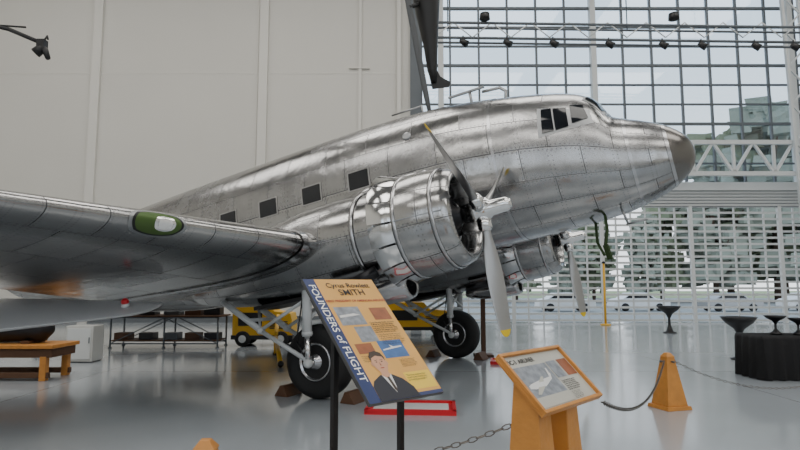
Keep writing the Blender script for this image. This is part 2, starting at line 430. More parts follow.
for a in(5.5,4.95,2.9,):
    rg=[[fus(a+da,2*math.pi*j/NR)+ (fus(a,2*math.pi*j/NR)-V((a,0,fz(a)))).normalized()*.006 for j in range(NR+1)] for da in(-.025,.025)]
    p.grid(rg,'alup')
fo=p.build('fuselage',air,merge=False)
def patch(p,fn,corners,k,off,n=6):
    def uvp(s,t):
        c=corners; return tuple((c[0][i]*(1-s)+c[1][i]*s)*(1-t)+(c[3][i]*(1-s)+c[2][i]*s)*t for i in(0,1))
    rows=[]
    for i in range(n+1):
        r=[]
        for j in range(n+1):
            u,v=uvp(i/n,j/n); q=fn(u,v); e=.01
            du=fn(u+e,v)-fn(u-e,v); dv=fn(u,v+e)-fn(u,v-e); nn=du.cross(dv).normalized()
            cen=V((q.x,0,fz(q.x)))
            if nn.dot(q-cen)<0: nn=-nn
            r.append(q+nn*off)
        rows.append(r)
    p.grid(rows,k)
p=P()
for side in(-1,1):
    fn=lambda a,h,s=side:fus_ah(a,h,s)
    for i in range(7):
        a=.3-1.1*i
        patch(p,fn,[(a-.25,2.95),(a+.25,2.95),(a+.25,3.34),(a-.25,3.34)],'alup',.006)
        patch(p,fn,[(a-.21,2.98),(a+.21,2.98),(a+.21,3.31),(a-.21,3.31)],'glassd',.014)
    patch(p,fn,[(3.68,2.96),(4.70,3.02),(4.62,3.24),(3.72,3.52)],'dalu',.004)
    patch(p,fn,[(3.75,3.02),(3.94,3.02),(3.94,3.45),(3.78,3.47)],'glassd',.014)
    patch(p,fn,[(3.965,3.02),(4.17,3.04),(4.17,3.40),(3.965,3.44)],'glassd',.014)
    patch(p,fn,[(4.23,3.08),(4.48,3.12),(4.42,3.40),(4.23,3.43)],'glassd',.014)
    fy=lambda a,y:fus_ay(a,y)
    s=side
    patch(p,fy,[(4.80,s*.02),(4.70,s*.66),(4.42,s*.62),(4.55,s*.02)],'dalu',.004)
    patch(p,fy,[(4.765,s*.05),(4.68,s*.58),(4.46,s*.56),(4.59,s*.05)],'glassd',.014)
p.build('cabin_and_cockpit_windows',air,merge=False)
p=P()
q=fus_ah(1.35,3.72,-1); p.lathe([(0,.09),(.02,.085),(.02,.05)],q,(0,-1,.45),'dalu',16,False,True)
for a,hh in((2.35,.32),):
    z=ft(a); p.tube((a,0,z-.05),(a,0,z+hh),.03,'dalu'); p.beam((a-.45,0,z+hh),(a+.3,0,z+hh-.02),.06,.035,'dalu')
z=ft(3.0); p.path([V((3.0,0,z-.05)),V((3.05,0,z+.2)),V((2.95,0,z+.3)),V((2.6,0,z+.34))],.03,'dalu')
z=ft(.8); p.path([V((1.3,0,z-.1)),V((1.3,0,z+.2)),V((.6,0,z+.22))],.02,'dalu')
pts=[V((4.32,-.25,1.62)),V((4.3,-.25,1.35)),V((4.22,-.28,1.1)),V((4.24,-.25,.85))]
for A,B in zip(pts[:-1],pts[1:]): p.beam(A,B,.09,.04,'strap')
pts=[V((4.1,.1,1.58)),V((4.05,.1,1.2)),V((4.12,.1,.95))]
for A,B in zip(pts[:-1],pts[1:]): p.beam(A,B,.06,.04,'strap')
p.tube((4.6,-.35,1.65),(4.65,-.35,1.35),.02,'dalu'); p.tube((4.62,-.35,1.35),(4.95,-.35,1.36),.015,'dalu')
p.build('antennas_and_fittings',air)
def wle(L): return .75 if L<=3.6 else .75-.277*(L-3.6)
def wte(L): return -3.6 if L<=3.6 else -3.6+.03*(L-3.6)
def wh(L): return 1.68 if L<=3.6 else 1.68+.12*(L-3.6)
def wing(side,L,s,off=0):
    le,te=wle(L),wte(L); ch=le-te; tk=.155 if L<3.6 else .155-.007*(L-3.6)
    if L>13.6:
        f=math.sqrt(max(0,1-((L-13.6)/.95)**2)); mid=le-ch*.4; ch*=max(f,.02); le=mid+ch*.4; tk*=max(f,.1)
    x=.5*(1+math.cos(2*math.pi*s)); yt=5*tk*ch*(.2969*math.sqrt(max(x,0))-.126*x-.3516*x*x+.2843*x**3-.1015*x**4)
    cam_=.02*ch*4*x*(1-x)
    z=wh(L)-x*ch*.03+cam_+(yt if s<.5 else -yt)+(off if s<.5 else -off)
    return V((le-x*ch+ (off if x<.03 else 0),side*L,z))
NW=48
for side,nm in((-1,'wing_right'),(1,'wing_left')):
    p=P(); Ls=[0.6,1.5,2.5,3.6]+[3.6+.5*i for i in range(1,20)]+[13.3,13.6,13.9,14.15,14.35,14.48,14.55]
    rows=[[wing(side,L,j/NW) for j in range(NW+1)] for L in Ls]
    uvr=[]
    for L in Ls: uvr.append([(L,(abs(j/NW-.5)*2)*4.3) for j in range(NW+1)])
    p.grid(rows,'aluw',uvr,True)
    p.grid([[wing(side,L,j/NW,.018) for j in range(NW+1)] for L in(3.72,3.82)],'alup')
    p.build(nm,air,merge=False)
p=P()
for side in(-1,1):
    def lp(L0,L1,s0,s1,k,off,n=10,rnd=True):
        rows=[]
        for i in range(n+1):
            r=[]
            for j in range(n+1):
                u=i/n*2-1; v=j/n*2-1
                uu=u*math.sqrt(1-v*v*.42); vv=v*math.sqrt(1-u*u*.42)
                L=(L0+L1)/2+uu*(L1-L0)/2; s=(s0+s1)/2+vv*(s1-s0)/2
                q=wing(side,L,s); e=.004
                n1=(wing(side,L+.01,s)-wing(side,L-.01,s)).cross(wing(side,L,s+e)-wing(side,L,s-e)).normalized()
                cen=V((wle(L)-.6,side*L,wh(L)))
                if n1.dot(q-cen)<0:n1=-n1
                r.append(q+n1*off)
            rows.append(r)
        p.grid(rows,k)
    lp(5.46,6.12,.455,.575,'dalu',.008); lp(5.50,6.08,.462,.568,'black',.013); lp(5.53,6.05,.468,.562,'greenp',.017); lp(5.60,5.84,.485,.545,'chrome',.023); lp(5.64,5.80,.493,.537,'lamp',.028)
p.build('landing_lights',air,merge=False)
p=P()
for side in(-1,1):
    rows=[]
    for (a,w_,zt_,zb_) in((1.3,.9,1.75,1.5),(.9,1.45,2.0,1.38),(.4,1.62,2.2,1.3),(-.6,1.7,2.3,1.28),(-2,1.7,2.2,1.32),(-3.4,1.6,2.0,1.4),(-4.6,1.25,1.85,1.55)):
        rows.append([V((a,side*(.5+(w_-.5)*math.sin(t)),(zt_+zb_)/2+(zt_-zb_)/2*math.cos(t))) for t in [math.pi*j/12 for j in range(13)]])
    p.grid(rows,'alup')
p.build('wing_root_fillets',air,merge=False)
def foil(p,stns,k,n=24):
    rows=[];uvr=[];d=0
    for (le,ch,tk,ax) in stns:
        r=[];u=[]
        for j in range(n+1):
            s=j/n; x=.5*(1+math.cos(2*math.pi*s)); yt=5*tk*ch*(.2969*math.sqrt(max(x,0))-.126*x-.3516*x*x+.2843*x**3-.1036*x**4)
            r.append(V(le)+V((-x*ch,0,0))+V(ax)*(yt if s<.5 else -yt)); u.append((d,x*ch))
        rows.append(r);uvr.append(u); d+=.6
    p.grid(rows,k,uvr,True,True,True)
p=P(); A=(0,1,0)
foil(p,[((-9.6,0,4.25),3.9,.04,A),((-10.6,0,4.6),3.2,.07,A),((-11.2,0,5.2),2.8,.08,A),((-11.7,0,5.8),2.3,.08,A),((-12.1,0,6.15),1.6,.07,A),((-12.5,0,6.3),.8,.05,A)],'aluw')
for side in(-1,1):
    A=(0,0,1)
    foil(p,[((-10.7,side*.1,3.75),2.6,.09,A),((-11.1,side*1.5,3.75),2.2,.09,A),((-11.7,side*3.2,3.75),1.5,.09,A),((-11.95,side*3.8,3.75),1.0,.07,A),((-12.3,side*4.05,3.75),.4,.05,A)],'aluw')
p.build('tail_surfaces',air,merge=False)
aw=-11.9; ca,sa=math.cos(math.radians(10.5)),math.sin(math.radians(10.5))
hg=(-.57-aw*sa)/ca
p=P(); p.lathe([(-.1,.14),(-.11,.2),(-.05,.24),(.05,.24),(.11,.2),(.1,.14)],(aw,0,hg+.245),(0,1,0),'rubber',24,True,True)
p.tube((aw,-.14,hg+.24),(aw+.35,-.1,3.0),.04,'chrome'); p.tube((aw,.14,hg+.24),(aw+.35,.1,3.0),.04,'chrome'); p.tube((aw,-.15,hg+.24),(aw,.15,hg+.24),.03,'chrome')
p.build('tail_wheel',air)
HH=1.69
for side,nm in((-1,'right'),(1,'left')):
    yc=side*2.82
    p=P()
    prof=[(1.98,.755),(2.1,.762),(2.3,.757),(2.5,.735),(2.68,.70),(2.77,.665),(2.815,.62),(2.82,.59),(2.80,.56),(2.74,.535),(2.5,.53)]
    p.lathe(prof,(0,yc,HH),(1,0,0),'alu',64)
    p.lathe([(2.5,.53),(2.3,.6),(2.1,.68),(1.98,.72),(1.98,.755)],(0,yc,HH),(1,0,0),'engine',64)
    for a_,r in((2.58,.728),(2.03,.764)):
        p.lathe([(a_-.03,r-.003),(a_-.03,r+.006),(a_+.03,r+.004),(a_+.03,r-.006)],(0,yc,HH),(1,0,0),'alup',64)
    for j in range(3):   # cowl panel latches
        t=math.radians(30+120*j)
        p.beam((2.05,yc+.772*math.sin(t),HH+.772*math.cos(t)),(2.72,yc+.70*math.sin(t),HH+.70*math.cos(t)),.03,.012,'dalu')
    # carburettor intake on top
    p.lathe([(2.35,.10),(2.33,.13),(2.0,.15),(1.4,.14),(.9,.08)],(0,yc,HH+.66),(1,0,0),'alup',20,False,True)
    p.lathe([(2.34,.10),(2.2,.09)],(0,yc,HH+.66),(1,0,0),'black',20,False,True)
    # oil cooler scoop below
    p.lathe([(1.78,.17),(1.80,.20),(1.70,.23),(1.2,.24),(.8,.18),(.45,.08)],(0,yc,HH-.80),(1,0,0),'alup',28,False,True)
    p.lathe([(1.78,.17),(1.6,.16)],(0,yc,HH-.80),(1,0,0),'black',28,False,True)
    p.build('engine_cowl_'+nm,air,merge=False)
    p=P()
    for i in range(16):
        a0=2*math.pi*(i+.05)/16; a1=2*math.pi*(i+.95)/16
        p.lathe([(2.0,.765),(1.93,.775),(1.68,.865),(1.67,.855),(1.92,.762),(2.0,.752)],(0,yc,HH),(1,0,0),'chrome',5,a0=a0,a1=a1)
        t=2*math.pi*i/16
        p.tube((1.8,yc+.6*math.sin(t),HH+.6*math.cos(t)),(1.76,yc+.82*math.sin(t),HH+.82*math.cos(t)),.012,'dalu',n=6)
    p.build('cowl_flaps_'+nm,air,merge=False)
    p=P(); rows=[];uvr=[]
    for(a_,w_,zt_,zb_)in((2.0,.60,2.28,1.10),(1.6,.65,2.34,1.04),(.9,.71,2.39,.98),(.3,.72,2.38,.96),(-.3,.68,2.32,.98),(-1,.58,2.22,1.02),(-1.7,.42,2.08,1.12),(-2.3,.25,1.95,1.25),(-2.8,.06,1.82,1.45)):
        rows.append([V((a_,yc+w_*math.sin(t),(zt_+zb_)/2+(zt_-zb_)/2*math.cos(t))) for t in[2*math.pi*j/40 for j in range(41)]])
        uvr.append([(a_+.2,4.3*j/40) for j in range(41)])
    p.grid(rows,'alu',uvr,True,True,True)
    # firewall joint strip
    p.lathe([(1.28,.685),(1.28,.70),(1.34,.70),(1.34,.685)],(0,yc,HH),(1,0,0),'alup',48)
    for ss in(1,-1): p.path([V((1.5,yc-ss*.45,1.12)),V((1.2,yc-ss*.55,1.02)),V((.7,yc-ss*.58,.98))],.09,'engine',12)
    p.box((-.35,yc,.985),(1.2,.62,.06),'black')
    p.build('nacelle_'+nm,air,merge=False)
    p=P()
    p.lathe([(1.95,.3),(2.3,.3),(2.42,.26),(2.6,.2),(2.72,.12),(2.8,.11)],(0,yc,HH),(1,0,0),'engine',24,True,True)
    p.lathe([(2.0,.69),(2.03,.69)],(0,yc,HH),(1,0,0),'black',32,True,True)
    for row,(ax_,of) in enumerate(((2.40,0),(2.2,.5))):
        for i in range(7):
            t=2*math.pi*(i+of)/7; e=V((0,math.sin(t),math.cos(t)))
            o=V((ax_,yc,HH))
            pr=[]
            for q in range(9): pr+=[(.26+q*.03,.075),(.265+q*.03,.105),(.28+q*.03,.105),(.285+q*.03,.075)]
            p.lathe(pr,o,e,'engine',12,True,True)
            p.tube(o+e*.3+V((.22,0,0)),o+e*.5+V((.1,0,0)),.014,'dalu',n=6)
    p.build('radial_engine_'+nm,air,merge=False)
    p=P(); pa=3.05; o=V((pa,yc,HH))
    p.lathe([(-.28,.13),(-.12,.15),(.1,.15),(.14,.11),(.36,.10),(.42,.06),(.43,0.001)],o,(1,0,0),'chrome',24,True)
    for i in range(3):
        t=math.radians(180+120*i); er=V((0,math.sin(t),math.cos(t))); et=V((1,0,0)).cross(er)
        p.lathe([(.1,.11),(.25,.10),(.3,.075)],o,er,'chrome',16,True,True)
        def sec(r,ch,tk,tw):
            tw=math.radians(tw); c=et*math.cos(tw)+V((1,0,0))*math.sin(tw); nn=c.cross(er)
            return [o+er*r+c*(ch/2*math.cos(g))+nn*(tk/2*math.sin(g)) for g in[2*math.pi*j/20 for j in range(21)]]
        S=[(.22,.12,.12,60),(.4,.13,.10,58),(.6,.20,.06,52),(.85,.25,.04,46),(1.1,.265,.03,41),(1.35,.25,.024,37),(1.55,.22,.02,34),(1.66,.185,.018,33)]
        T=[(1.66,.185,.018,33),(1.71,.14,.014,32),(1.74,.09,.012,32),(1.755,.03,.006,32)]
        p.grid([sec(*q) for q in S],'blade'); p.grid([sec(*q) for q in T],'tipy',capb=True)
    p.build('propeller_'+nm,air,merge=False)
    p=P()
    p.lathe([(-.14,.28),(-.19,.34),(-.215,.44),(-.19,.52),(-.12,.56),(0,.572),(.12,.56),(.19,.52),(.215,.44),(.19,.34),(.14,.28)],(0,yc,0),(0,1,0),'rubber',48,True,True)
    for s in(-1,1):
        p.lathe([(.10,.29),(.17,.30),(.17,.27),(.12,.25),(.13,.12),(.22,.10),(.24,.05),(.24,.001)],(0,yc,0),(0,s,0),'alup',32)
        for j in range(10):
            t=2*math.pi*j/10; p.lathe([(.12,.028),(.135,.028)],(.19*math.cos(t),yc,.19*math.sin(t)),(0,s,0),'black',10,True,True)
    p.build('main_wheel_'+nm,air,merge=False)
    p=P()
    p.tube((0,yc-.36,0),(0,yc+.36,0),.045,'chrome')
    for s in(-1,1):
        y=yc+s*.33
        p.tube((0,y,-.06),(.06,y,.45),.045,'chrome'); p.tube((.05,y,.40),(.16,y,1.15),.075,'steelw'); p.sphere((0,y,0),.075,'steelw')
        p.lathe([(0,.085),(.05,.085)],(.055,y,.42),(.15,0,1),'steelw',16,True,True)
        p.tube((-.02,y,.05),(-.85,y,.62),.035,'steelw'); p.tube((-.80,y,.59),(-1.57,y,1.2),.05,'steelw')
        p.sphere((-.85,y,.62),.06,'steelw')
        p.tube((-.85,y,.62),(.1,y,.95),.028,'steelw')
        p.path([V((0,y+s*.06,.1)),V((-.1,y+s*.08,.35)),V((.02,y+s*.08,.7)),V((.1,y+s*.05,1.0))],.012,'black')
    for z0,z1 in((.62,1.0),(1.0,.62)):
        p.tube((.08,yc-.33,z0),(.14,yc+.33,z1),.028,'steelw')
    for z in(.6,1.02): p.tube((.02+.13*z,yc-.33,z),(.02+.13*z,yc+.33,z),.035,'steelw')
    p.tube((-1.1,yc-.33,.82),(-1.1,yc+.33,.82),.03,'steelw'); p.tube((-.85,yc-.33,.62),(-1.4,yc+.33,1.06),.02,'steelw')
    p.build('landing_gear_'+nm,air,merge=False)

def chock(name,loc,rz):
    p=P(); R=Matrix.Rotation(rz,3,'Z')
    pr=[(-.13,0),(.13,0),(.05,.17),(-.02,.17)]
    vs=[V(loc)+R@V((x,y,z)) for y in(-.2,.2) for x,z in pr]
    p.add(vs,[(0,1,2,3),(4,5,6,7)]+[(i,(i+1)%4,4+(i+1)%4,4+i) for i in range(4)],'woodd')
    p.build(name,bevel=.01)
fwd=V((.886,-.463,0)); lat=V((.463,.886,0)); wm=V((.065,11.72,0))
yaw=math.radians(-27.6)
i=0
for s in(-1,1):
    for d_ in(.62,-.62):
        c=wm+lat*2.82*s+fwd*d_
        chock('wheel_chock' if i==0 else 'wheel_chock.%03d'%i,c,yaw+(math.pi if d_>0 else 0)); i+=1

# ------------------------------------------------------------------ signs
def board_matrix(bl,e1,ey):
    e1=V(e1).normalized(); ey=V(ey).normalized(); n=e1.cross(ey)
    return Matrix((( e1.x,ey.x,n.x,bl[0]),(e1.y,ey.y,n.y,bl[1]),(e1.z,ey.z,n.z,bl[2]),(0,0,0,1)))
def text(body,x,y,size,k,parent,mw,z=.004,rot=0,align='LEFT',name='printed_text',xs=1,off=0,sp=1):
    c=bpy.data.curves.new(name,'FONT'); c.body=body; c.size=size; c.align_x=align; c.materials.append(M[k]); c.offset=off; c.space_line=sp
    o=bpy.data.objects.new(name,c); COL.objects.link(o); o.parent=parent
    o.matrix_world=mw@Matrix.Translation((x,y,z))@Matrix.Rotation(rot,4,'Z')@Matrix.Diagonal((xs,1,1,1))
    return o
def flat(p,pts,k,z): p.add([V((x,y,z)) for x,y in pts],[tuple(range(len(pts)))],k)
def rect(p,x,y,w,h,k,z): flat(p,[(x,y),(x+w,y),(x+w,y+h),(x,y+h)],k,z)
def ell(p,x,y,rx,ry,k,z): flat(p,[(x+rx*math.cos(t*math.pi/12),y+ry*math.sin(t*math.pi/12)) for t in range(24)],k,z)
D=3.3
bl=V((-.0506*D,D,CH-.201*D)); e1=V((.1337,.119,0)); ey=V((-.146,.164,.213)); W,H=.59,1.01
mw=board_matrix(bl,e1,ey)
s1=empty('tilted_information_sign',(bl.x,bl.y,0))
bpy.context.view_layer.update()
p=P(); p.box((W/2,H/2,-.012),(W,H,.024),'s_edge'); p.build('sign_board',s1,.003,mw)
p=P()
rect(p,0.003,.003,.085,H-.006,'s_blue',.001); rect(p,.088,.003,W-.091,H-.006,'s_tan',.001)
rect(p,.115,.585,.20,.16,'s_photo',.002); rect(p,.19,.44,.14,.13,'s_photo',.002); rect(p,.30,.30,.20,.14,'s_sky',.002)
rect(p,.40,.62,.15,.11,'s_photo2',.002); rect(p,.12,.35,.13,.08,'s_photo2',.002)
flat(p,[(.315,.36),(.48,.38),(.48,.39),(.41,.387),(.38,.405),(.39,.382),(.315,.37)],'white',.003)
flat(p,[(.13,.65),(.30,.67),(.25,.685),(.13,.67)],'white',.003)
rect(p,.088,.003,W-.091,.025,'s_blue',.0015)
rect(p,.36,.05,.215,.13,'s_gold',.002)
def PT(pts): return [(.088+(x-.09)*1.22,y*1.22) for x,y in pts]
def el2(x,y,rx,ry,k,z): ell(p,.088+(x-.09)*1.22,y*1.22,rx*1.22,ry*1.22,k,z)
flat(p,PT([(.09,.004),(.34,.004),(.33,.06),(.29,.115),(.235,.15),(.165,.15),(.11,.12),(.09,.09)]),'s_suit',.0025)
flat(p,PT([(.175,.15),(.235,.15),(.225,.07),(.21,.04)]),'white',.003)
flat(p,PT([(.200,.135),(.215,.135),(.222,.06),(.213,.045),(.205,.06)]),'s_hair',.0035)
flat(p,PT([(.18,.19),(.225,.19),(.23,.145),(.205,.125),(.178,.145)]),'s_skin',.0032)
el2(.203,.222,.044,.062,'s_skin',.004); el2(.158,.218,.008,.014,'s_skin',.004); el2(.248,.218,.008,.014,'s_skin',.004)
flat(p,PT([(.158,.232),(.156,.265),(.175,.292),(.21,.298),(.24,.285),(.25,.255),(.246,.232),(.238,.258),(.20,.268),(.168,.255)]),'s_hair',.0045)
el2(.187,.228,.006,.003,'s_hair',.005); el2(.221,.228,.006,.003,'s_hair',.005)
flat(p,PT([(.178,.236),(.196,.238),(.196,.241),(.178,.239)]),'s_hair',.005); flat(p,PT([(.213,.238),(.231,.236),(.231,.239),(.213,.241)]),'s_hair',.005)
flat(p,PT([(.203,.228),(.209,.205),(.199,.205)]),'s_photo2',.005); el2(.204,.190,.013,.003,'s_red',.005)
p.build('sign_print',s1,0,mw)
text('Cyrus Rowlett',.34,.925,.062,'s_txt',s1,mw,align='CENTER',off=.0008); text('SMITH',.34,.852,.078,'s_txt',s1,mw,align='CENTER',off=.001)
text('FIRST PRESIDENT OF AMERICAN AIRLINES',.338,.79,.0265,'s_red',s1,mw,align='CENTER',off=.0006)
text('FOUNDERS of FLIGHT',.022,.955,.072,'s_wtxt',s1,mw,rot=-math.pi/2,off=.0004,xs=1.15)
P1="Cyrus Rowlett Smith was born\nin Minerva, Texas, the eldest\nof seven children. He led the\ncompany from 1934 until 1968,\nordering the sleeper transport\nthat grew into this aircraft."
text(P1,.335,.59,.0165,'s_txt',s1,mw,name='body_text',off=.0003)
text("He persuaded the maker\nto build a wider cabin\nand the new airliner\nchanged air travel.",.12,.325,.013,'s_txt',s1,mw,name='body_text')
text(P1,.39,.275,.0105,'s_txt',s1,mw,name='body_text')
text(P1,.345,.485,.0155,'s_txt',s1,mw,name='body_text')
text('"The first airplane that\ncould make money just\nby hauling passengers."',.37,.15,.0175,'s_txt',s1,mw,name='quote_text')
p=P()
E1=e1.normalized(); EY=ey.normalized(); NN=E1.cross(EY); RZ=Matrix.Rotation(math.atan2(e1.y,e1.x),3,'Z')
for s in(.03,W-.02):
    q=bl+E1*s+EY*(H*.5)-NN*.03
    p.box((q.x,q.y,q.z/2),(.035,.035,q.z),'black',RZ)
    p.box((q.x,q.y,.012),(.08,.42,.024),'black',RZ)
    a_=bl+E1*s+EY*.15-NN*.035; b_=bl+E1*s+EY*(H-.15)-NN*.035; p.beam(a_,b_,.03,.02,'black')
a_=bl+E1*.03+EY*(H*.5)-NN*.04; b_=bl+E1*(W-.02)+EY*(H*.5)-NN*.04; p.beam(a_,b_,.03,.02,'black')
o=p.build('sign_posts',s1,0,Matrix.Identity(4))
# sign 2
bl=V((.2439*D,D,CH-.2174*D)); e1=V((.1541,.1676,0)); ey=V((-.0687,.063,.0899)); W,H=.75,.43
mw=board_matrix(bl,e1,ey); s2=empty('wooden_lectern_sign',(bl.x,bl.y,0)); bpy.context.view_layer.update()
p=P(); p.box((W/2,H/2,-.02),(W,H,.02),'wood')
for c,d_ in(((W/2,.011,0),(W,.022,.03)),((W/2,H-.011,0),(W,.022,.03)),((.011,H/2,0),(.022,H-.044,.03)),((W-.011,H/2,0),(.022,H-.044,.03))): p.box(c,d_,'wood')
p.build('sign_frame',s2,.003,mw)
p=P(); rect(p,.022,.022,W-.044,H-.044,'s_cream',-.006)
rect(p,.035,.035,.40,.29,'s_photo',-.004); rect(p,.45,.20,.12,.13,'s_photo',-.004); rect(p,.59,.20,.125,.13,'s_photo2',-.004)
rect(p,.035,.035,.40,.07,'s_cream',-.0035)
flat(p,[(.07,.17),(.12,.16),(.25,.165),(.37,.205),(.40,.245),(.385,.25),(.36,.222),(.2,.21),(.11,.20),(.075,.19)],'white',-.003)
flat(p,[(.16,.17),(.10,.125),(.13,.12),(.24,.168)],'s_cream',-.0028); flat(p,[(.2,.20),(.27,.235),(.29,.232),(.26,.198)],'s_cream',-.0028)
flat(p,[(.39,.245),(.40,.285),(.385,.285),(.36,.225)],'white',-.0028)
p.build('sign_print',s2,0,mw)
text('DC-3  AIRLINER',.04,.350,.044,'s_txt',s2,mw,z=-.003,off=.0008)
text(P1,.455,.17,.0135,'s_txt',s2,mw,z=-.003,name='body_text',off=.0003)
text(P1,.455,.085,.0095,'s_txt',s2,mw,z=-.003,name='body_text')
p=P(); E1=e1.normalized();EY=ey.normalized();NN=E1.cross(EY); rz=math.atan2(e1.y,e1.x); R=Matrix.Rotation(rz,3,'Z')
def pyr(p,c,wb,wt,h0,h1,k,R=Matrix.Identity(3),db=None,dt=None,tops=None):
    db=db or wb; dt=dt or wt
    vs=[]
    for (w_,d_,z) in((wb,db,h0),(wt,dt,h1)):
        for x,y in((-1,-1),(1,-1),(1,1),(-1,1)):
            zz=z
            if z==h1 and tops: zz=z+tops*y
            vs.append(V((c[0],c[1],0))+R@V((x*w_/2,y*d_/2,0))+V((0,0,zz)))
    p.add(vs,[(0,3,2,1),(4,5,6,7)]+[(i,(i+1)%4,4+(i+1)%4,4+i) for i in range(4)],k)
for s in(.10,.44):
    q=bl+E1*s+EY*(H*.45); pyr(p,(q.x,q.y),.26,.135,0,q.z-.045,'wood',R,.30,.16,.075)
p.build('lectern_legs',s2,.006,Matrix.Identity(4))
def stanch(name,x,y,rz=.3):
    e=empty(name,(x,y,0)); bpy.context.view_layer.update(); p=P(); R=Matrix.Rotation(rz,3,'Z')
    pyr(p,(x,y),.42,.40,0,.05,'wood',R); pyr(p,(x,y),.34,.13,.05,.72,'wood',R); pyr(p,(x,y),.15,.06,.72,.78,'wood',R)
    p.build('post',e,.006,Matrix.Identity(4))
    p=P(); 
    for a in range(4):
        dv=R@V((math.cos(a*math.pi/2),math.sin(a*math.pi/2),0)); p.lathe([(0,.012),(.02,.012),(.05,.02),(.055,.001)],V((x,y,.66))+dv*.075,dv,'chain',8)
    p.build('chain_hooks',e,0,Matrix.Identity(4))
stanch('wooden_stanchion',3.86,8.5); stanch('wooden_stanchion',-1.23,3.78,.1); stanch('wooden_stanchion',7.3,8.9)
def chain(name,p0,p1,sag):
    p=P(); p0=V(p0);p1=V(p1); N=int((p1-p0).length*1.10/.055)
    pts=[p0.lerp(p1,i/N)+V((0,0,-sag*4*(i/N)*(1-i/N))) for i in range(N+1)]
    for i in range(N):
        a,b=pts[i],pts[i+1]; d=(b-a).normalized(); sd=d.cross(V((0,0,1))).normalized(); up=sd.cross(d)
        if i%2: sd,up=up,sd
        c=(a+b)/2; L=(b-a).length/2+.006; w_=.014; r=.0038; ring=[]
        for t in range(9):
            g=2*math.pi*t/8; cc=c+d*(L*math.cos(g))+sd*(w_*math.sin(g)); ou=(d*math.cos(g)+sd*math.sin(g))
            ring.append([cc+ou*(r*math.cos(h*math.pi/2))+up*(r*math.sin(h*math.pi/2)) for h in range(5)])
        p.grid(ring,'chain')
    p.build(name,merge=False)
chain('barrier_chain',(1.27,3.72,1.02),(3.77,8.40,.68),.27)
chain('barrier_chain.001',(.80,3.48,1.0),(-1.12,3.78,.68),.16)
chain('barrier_chain.002',(3.96,8.52,.66),(7.2,8.88,.66),.42)
def tray(name,c,w_,d_,rz):
    p=P(); R=Matrix.Rotation(rz,3,'Z'); c=V(c)
    p.box(c+V((0,0,.02)),(w_,d_,.04),'red',R); p.box(c+V((0,0,.03)),(w_-.2,d_-.2,.03),'white',R)
    for s in(-1,1):
        p.box(c+R@V((s*(w_/2-.025),0,.045)),(.05,d_,.05),'red',R); p.box(c+R@V((0,s*(d_/2-.025),.045)),(w_,.05,.05),'red',R)
    p.build(name,bevel=.005)
tray('oil_drip_tray',(.16,8.38,0),1.25,.7,math.radians(-4)); tray('oil_drip_tray.001',(2.5,13.3,0),.9,.7,math.radians(-10))
def bowl(name,x,y,z,h,r):
    p=P()
    p.lathe([(0,r*.55),(.03,r*.55),(.06,r*.3),(h*.3,r*.12),(h*.55,r*.10),(h*.66,r*.22),(h*.72,r*.30),(h*.86,r*.75),(h,r),(h,r*.93),(h*.88,r*.66),(h*.76,r*.2),(h*.75,.001)],(x,y,z),(0,0,1),'black',28,True)
    p.build(name)
bowl('pedestal_bowl',9.9,21.5,0,.98,.42); bowl('pedestal_bowl',8.05,13.9,0,1.0,.40)
bowl('pedestal_bowl',7.25,11.3,.803,.36,.2); bowl('pedestal_bowl',7.62,11.2,.803,.32,.18)
e=empty('draped_table',(7.75,11.3,0)); bpy.context.view_layer.update()
p=P(); x0,x1,y0,y1,h=6.72,8.9,10.9,11.75,.8
per=[]
n=30
for i in range(n): per.append((x0+(x1-x0)*i/n,y0,0,-1))
for i in range(12): per.append((x1,y0+(y1-y0)*i/12,1,0))
for i in range(n): per.append((x1-(x1-x0)*i/n,y1,0,1))
for i in range(12): per.append((x0,y1-(y1-y0)*i/12,-1,0))
per.append(per[0])
rows=[]
for z,am in((.8,0),(.74,.2),(.4,.7),(.01,1)):
    rows.append([V((x+nx*(.02+.05*am*(1+math.sin(i*1.9)))*(1 if am else 0),y+ny*(.02+.05*am*(1+math.sin(i*1.9)))*(1 if am else 0),z)) for i,(x,y,nx,ny) in enumerate(per)])
p.grid(rows,'cloth',capa=True); p.build('cloth',e,0,Matrix.Identity(4),merge=False)
p=P(); p.box((7.8,11.32,.78),(2.1,.8,.03),'woodd')
for x in(6.85,8.75):
    for y in(11,11.65): p.box((x,y,.385),(.04,.04,.77),'steelg')
p.build('table_frame',e,0,Matrix.Identity(4))
# ------------------------------------------------------------------ left background
e=empty('tubular_workbench',(-6.6,16.8,0)); bpy.context.view_layer.update(); p=P()
for x in(-8.1,-6.6,-5.1):
    for y in(16.4,17.2):
        p.tube((x,y,0),(x,y,.86),.025,'steelg'); p.tube((x,y,0),(x+.0,y,.03),.05,'steelg')
for y in(16.4,17.2):
    for z in(.12,.84): p.tube((-8.1,y,z),(-5.1,y,z),.02,'steelg')
    p.tube((-8.1,y,.12),(-6.6,y,.84),.014,'steelg'); p.tube((-6.6,y,.84),(-5.1,y,.12),.014,'steelg')
p.box((-6.6,16.8,.88),(3.2,.95,.04),'woodd'); p.box((-6.6,16.8,.2),(3.0,.8,.03),'woodd')
p.build('frame',e,0,Matrix.Identity(4))
p=P()
for i,(x,k) in enumerate(((-7.9,'woodd'),(-7.2,'black'),(-6.5,'steelg'),(-5.9,'woodd'),(-5.35,'engine'))):
    p.box((x,16.8,.90+.12+.02*i),(.45,.4,.24+.04*i),k); p.tube((x-.1,16.7,.9),(x-.1,16.7,1.25),.05,'silver')
    p.box((x,16.8,.30),(.4,.4,.2),k)
p.build('parts_boxes',e,.01,Matrix.Identity(4))
